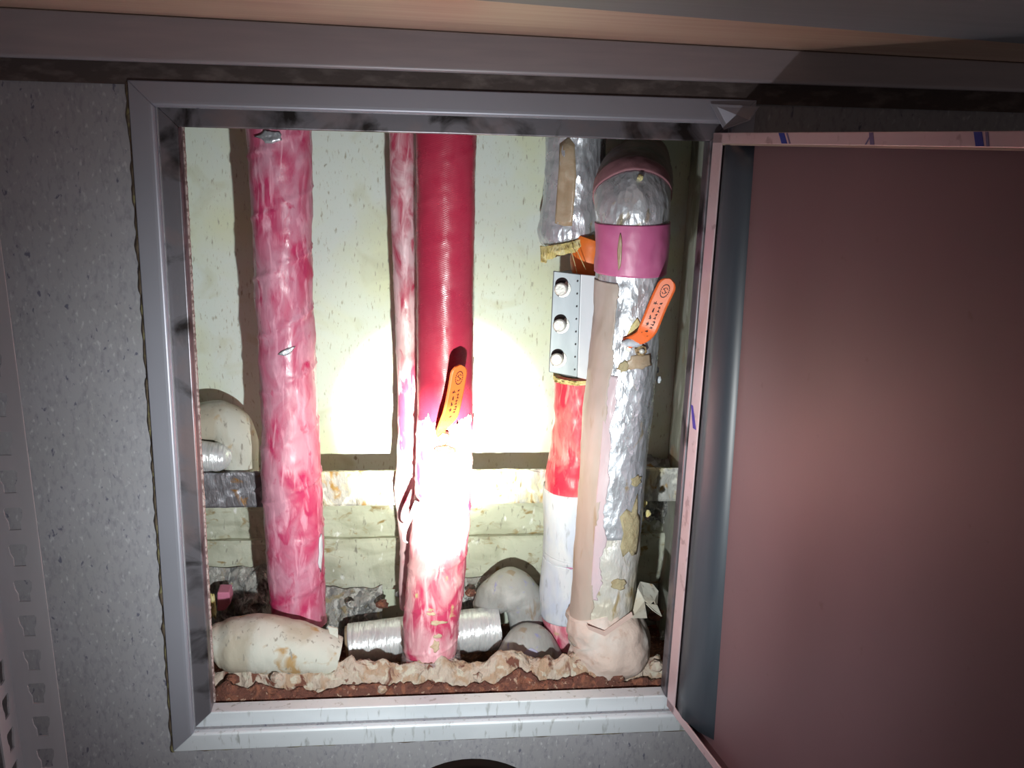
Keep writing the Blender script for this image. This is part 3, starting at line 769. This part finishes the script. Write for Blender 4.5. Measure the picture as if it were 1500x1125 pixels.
# paper jacket on the left flank
o = obj('paper_jacket', *T5.mesh(24, 6, ip0-4, .0016, caps=False, a0=-1.75, a1=-.55, edge=lambda i: .10*noise.noise(V((i*.09, 0, 0)))+.05*noise.noise(V((i*.6, 3, 0))), extra=lambda i, a: .0012*noise.noise(V((i*.05, a*2, 0)))), m_paper, p5, smooth=True); solid(o, .001, 0)
o = obj('pink_jacket_strip', *T5.mesh(10, i5(860), i5(540), .0020, caps=False, a0=-.64, a1=-.36, edge=lambda i: .5*noise.noise(V((i*.12, 7, 0)))+.2*noise.noise(V((i*.7, 3, 0))), extra=lambda i, a: .001*noise.noise(V((i*.08, a*2, 5)))), M('pale_pink_film', (.56, .46, .50), rough=.35, bump=[(60, (1, 1, .3), .5, .004)]), p5, smooth=True); solid(o, .0006, 0)
# pink collar where the elbow meets the wall
je = next(i for i in range(T5.n) if T5.C[i].y > y5+.075)
obj('pink_collar', *T5.mesh(64, ib+1, ib+9, .0015), M('dull_pink_collar', (.36, .17, .20), rough=.5, bump=[(40, I3, .4, .003)]), p5, smooth=True)['label'] = 'dull pink collar'
T5.patch('brown_slit', 899, 362, 6, 48, m_browntape, p5, 3, .0035, jag=.15)
T5.patch('foam_patch', 919, 470, 24, 36, m_foam, p5, 6, .001, shape=[(.1, 1), (.7, .3), (.6, -.4), (1, -1), (.1, -.7), (-.9, -.4), (-.5, .3)])
T5.patch('foam_patch', 923, 691, 20, 11, m_tanfoam, p5, 8, .001)
T5.patch('foam_patch', 916, 764, 40, 58, m_tanfoam, p5, 9, .001, jag=.4)
T5.patch('foam_patch', 897, 835, 26, 18, m_tanfoam, p5, 10, .001)
T5.patch('wrap_hole', 926, 520, 46, 22, m_browntape, p5, 11, .0012, jag=.4)
T5.patch('wrap_hole', 902, 525, 18, 16, m_tanfoam, p5, 13, .0015, jag=.4)
o = obj('foam_plug', *rock(T5.at(*T5.find(925, 294), .002), .004, 3), m_foam, p5)
base = T5.at(*T5.find(938, 514), -.012); st = PY(938, 512, base.y-.016)
valve(p5, base, [PY(918, 503, st.y-.004), PY(928, 499, st.y-.012), PY(942, 492, st.y-.020), PY(951, 478, st.y-.028), PY(965, 444, st.y-.031), PY(982, 408, st.y-.035)], (.018, .0262), nutc=st)
o = obj('white_lever_root', *rock(PY(925, 502, st.y-.012), .012, 9, (1.3, .45, .5)), m_white, p5, smooth=True)
o = obj('round_rivet', *cyl(PY(920, 512, st.y), PY(920, 512, st.y-.006), .004, .004, 14), m_bolt, p5)

# cloth bundle at its foot with torn flap
P = [PY(876, 886, .115), PY(882, 906, .112), PY(890, 924, .108), PY(890, 945, .108), PY(882, 966, .115), PY(878, 985, .125)]
Q = [.050, .056, .061, .062, .054, .03]
bs = thing('cloth_bundle', P[-1], 'dusty pale cloth bundle wrapped round the foot of the foil pipe', 'wrapping')
TB = Tube(P, Q, 70); TB.disp = lambda p, a, l: .007*fbm(p, 15, 4)+.005*abs(noise.noise(V((p.x*40, p.y*40, p.z*14+a*.5))))+.003*noise.noise(V((a*2.2, l*55+a*3, 1)))
obj('cloth', *TB.mesh(64), m_lag_pink, bs, smooth=True)
def sheet(name, quads, mat, parent, th=.0018):
    v = []; f = []
    for q in quads:
        k = len(v); v += q; f.append(tuple(range(k, k+len(q))))
    o = obj(name, v, f, mat, parent); solid(o, th, 0); return o
sheet('torn_flap', [[PY(925, 905, .07), PY(934, 862, .07), PY(944, 880, .062), PY(948, 905, .075)],
    [PY(934, 862, .07), PY(938, 852, .085), PY(958, 880, .07), PY(952, 886, .066), PY(944, 880, .062)],
    [PY(938, 852, .085), PY(956, 856, .09), PY(964, 866, .085), PY(962, 892, .075), PY(958, 880, .07)],
    [PY(946, 884, .066), PY(962, 886, .072), PY(969, 903, .066), PY(956, 894, .062)]], m_lag, bs)
sheet('pink_crease', [[PY(858, 915, .055), PY(885, 924, .052), PY(925, 896, .058), PY(927, 903, .056), PY(886, 932, .049), PY(862, 922, .052)]], M('rosy_cloth_edge', (.50, .37, .33), rough=.8), bs)

# ------------------------------------------------------------------ lying pipes and elbows at the bottom and the left
def tubething(name, label, cat, pts, rads, mat, part='lagging', n=70, seg=56, amp=.0016, sc=40, group=None, seed=0, ref=(0, -1, 0), caps=True):
    T = Tube(pts, rads, n, ref=ref); T.disp = crinkle(amp, sc, seed)
    t = thing(name, T.C[len(T.C)//2]+V((0, 0, -rads[len(rads)//2])), label, cat, group)
    obj(part, *T.mesh(seg, caps=caps), mat, t, smooth=True); return T, t
# white elbow, left
Y = .29
T, t = tubething('cream_pipe_elbow', 'cream lagged pipe elbow at the left edge of the shaft', 'pipe elbow',
    [PY(255, 628, Y), PY(290, 620, Y), PY(320, 617, Y), PY(338, 628, Y), PY(347, 650, Y), PY(350, 680, Y), PY(352, 715, Y)], [.030, .031, .033, .034, .034, .031, .029], m_lag, amp=.0012, seed=2, ref=(0, -1, 0))
T, t2 = tubething('foil_pipe_stub', 'short ribbed foil-wrapped pipe stub under the cream elbow', 'pipe',
    [PY(250, 663, .255), PY(290, 667, .255), PY(318, 669, .255), PY(332, 671, .262)], [.023, .0235, .0225, .016], m_foil_hr, 'foil_wrap', seed=3, amp=.002)
# rusty beam across
YB = .250
def beam(name, x0, x1, mat, seed):
    z1, z0 = PY(600, 690, YB).z, PY(600, 740, YB).z; n = 60; v = []; f = []
    sec = [(YB+.005, z1), (YB, z1), (YB-.001, z1-.004), (YB, (z0+z1)/2), (YB, z0+.003), (YB+.001, z0), (YB+.022, z0), (YB+.022, z0+.004), (YB+.005, z0+.004), (YB+.005, z1-.004)]
    for i in range(n+1):
        x = x0+(x1-x0)*i/n
        for k, (y, z) in enumerate(sec): d = .0016*fbm((x, k*.13+seed, z), 50, 3); v.append((x, y-d, z+d))
    m = len(sec)
    for i in range(n):
        for k in range(m): f.append((i*m+k, i*m+(k+1) % m, (i+1)*m+(k+1) % m, (i+1)*m+k))
    f += [tuple(range(m)), tuple(range(n*m+m-1, n*m-1, -1))]
    return obj(name, v, f, mat, bmth)
bmth = thing('rusty_support_beam', (0, YB+.01, PY(600, 740, YB).z), 'rust-mottled galvanised beam running behind the pipes', 'beam')
xs = PY(384, 715, YB).x
beam('dark_section', -.43, xs, m_rusty_dark, 1)['label'] = 'darker left section with metallic patches'
beam('beam_body', xs+.0005, .402, m_rusty, 5)
# brackets that carry the beam on the back wall
for x in (-.40, .36):
    box_t('wall_bracket', x-.012, x+.012, YB+.006, SY, PY(600, 734, YB).z, PY(600, 700, YB).z, m_rusty_dark, bmth)
# cream lagged lying pipe, left bottom
Y = .102
T, t = tubething('cream_lagged_pipe', 'dirty cream lagged pipe lying under the leftmost pink pipe', 'pipe',
    [PY(310, 948, Y), PY(322, 945, Y), PY(345, 944, Y), PY(385, 943, Y), (PY(430, 948, Y)), PY(470, 955, Y), PY(496, 960, Y)], [.022, .033, .041, .044, .041, .034, .028], m_lag, amp=.0014, sc=50, seed=12)
obj('torn_cloth_tag', *prism([PY(480, 918, .10), PY(495, 921, .10), PY(495, 936, .10), PY(484, 932, .10)], (0, .003, 0)), m_lag, t)
# ribbed foil cylinder behind the crimson pipe
Y = .22
T, t = tubething('ribbed_foil_pipe', 'ribbed shiny foil pipe lying crosswise behind the crimson pipe foot', 'pipe',
    [PY(512, 945, Y), PY(600, 934, Y), PY(690, 924, Y), PY(732, 920, Y)], [.0345, .035, .0355, .034], m_foil_hr, 'foil_wrap', seg=64, amp=.0007, sc=60, seed=21)
obj('paper_lining', *cyl(PY(508, 945.5, Y), PY(516, 944.5, Y), .031, .031, 40), m_browntape, t, smooth=True)
T.patch('torn_edge_piece', 724, 893, 16, 10, m_foil_hr, t, 3, .002, jag=.4)
# grey elbow and pale dome elbow
Y = .24
T, t = tubething('grey_lagged_elbow', 'upper grey lagged pipe elbow between the foil pipe and white riser', 'pipe elbow',
    [PY(712, 888, .27), PY(726, 872, .25), PY(748, 864, Y), PY(764, 876, Y), PY(770, 898, Y), PY(772, 925, Y)], [.024, .031, .037, .034, .030, .028], m_lag_grey, seg=56, amp=.0016, sc=30, seed=31)
T, t = tubething('pale_lagged_elbow', 'lower pale lagged elbow with faint blue stamp beside the riser foot', 'pipe elbow',
    [PY(744, 995, .19), PY(756, 966, .18), PY(774, 946, .175), PY(792, 964, .18), PY(804, 995, .19)], [.028, .033, .037, .035, .028], m_lag_grey, seg=56, amp=.0014, sc=30, seed=35)
T.patch('faint_stamp', 762, 922, 14, 14, M('faint_blue_ink', (.40, .40, .55), rough=.8), t, 3, .0006, .0004, jag=.2)
# pink foam piece at the left
c = PY(328, 884, .25)
o = obj('pink_foam_block', *prism([PY(318, 868, .25), PY(336, 868, .25), PY(338, 884, .25), PY(330, 894, .25), PY(318, 896, .25)], (0, .03, 0)), M('pink_foam', (.62, .20, .32), rough=.7, bump=[(150, I3, .4, .002)]))
bev(o, .002); tag(o, 'small pink foam block by the left jamb above the cream lagged pipe', 'foam block')
o = obj('yellow_wool_tuft', *rock(PY(312, 888, .24), .010, 5, (.5, .6, 2.2), 3), m_wool, smooth=True); tag(o, 'small yellow wool tuft beside the pink foam block', 'insulation')
# stray fibres of glass wool at the right flank of the foil pipe
for q, (px, py) in enumerate(((962, 542), (965, 556), (944, 738), (940, 760), (949, 752))):
    c = PY(px, py, .12); o = obj('wool_tuft', *rock(c, .0045, q+60, (.9, .6, 1.2)), m_white if q < 2 else m_wool, p5)

# ------------------------------------------------------------------ torch held below the camera
d = (AIM-TORCH).normalized()
to = thing('torch', TORCH-d*.10, 'dark torch head poking in at the bottom edge, lighting the shaft', 'torch')
hd = cyl(TORCH-d*.040, TORCH+d*.012, .03, .03, 64, [(0, .030), (.06, .040), (.16, .050), (.3, .059), (.5, .064), (.75, .066), (1, .066)])
obj('head', *hd, m_torch, to, smooth=True)
obj('barrel', *cyl(TORCH-d*.145, TORCH-d*.035, .0165, .0165, 32, [(0, .015), (.05, .0165), (.9, .0165), (1, .020)]), m_torch, to)
ml = bpy.data.materials.new('lit_lens'); ml.use_nodes = True
bb = ml.node_tree.nodes['Principled BSDF']; bb.inputs['Emission Color'].default_value = (.95, 1, 1, 1); bb.inputs['Emission Strength'].default_value = 4
obj('lens', *cyl(TORCH+d*.012, TORCH+d*.014, .055, .055, 40), ml, to)
for l in LIGHTS:
    mw = l.matrix_world.copy(); l.parent = to; l.matrix_parent_inverse = Matrix.Identity(4)
    l.matrix_local = Matrix.Translation(-V(to.location)) @ mw
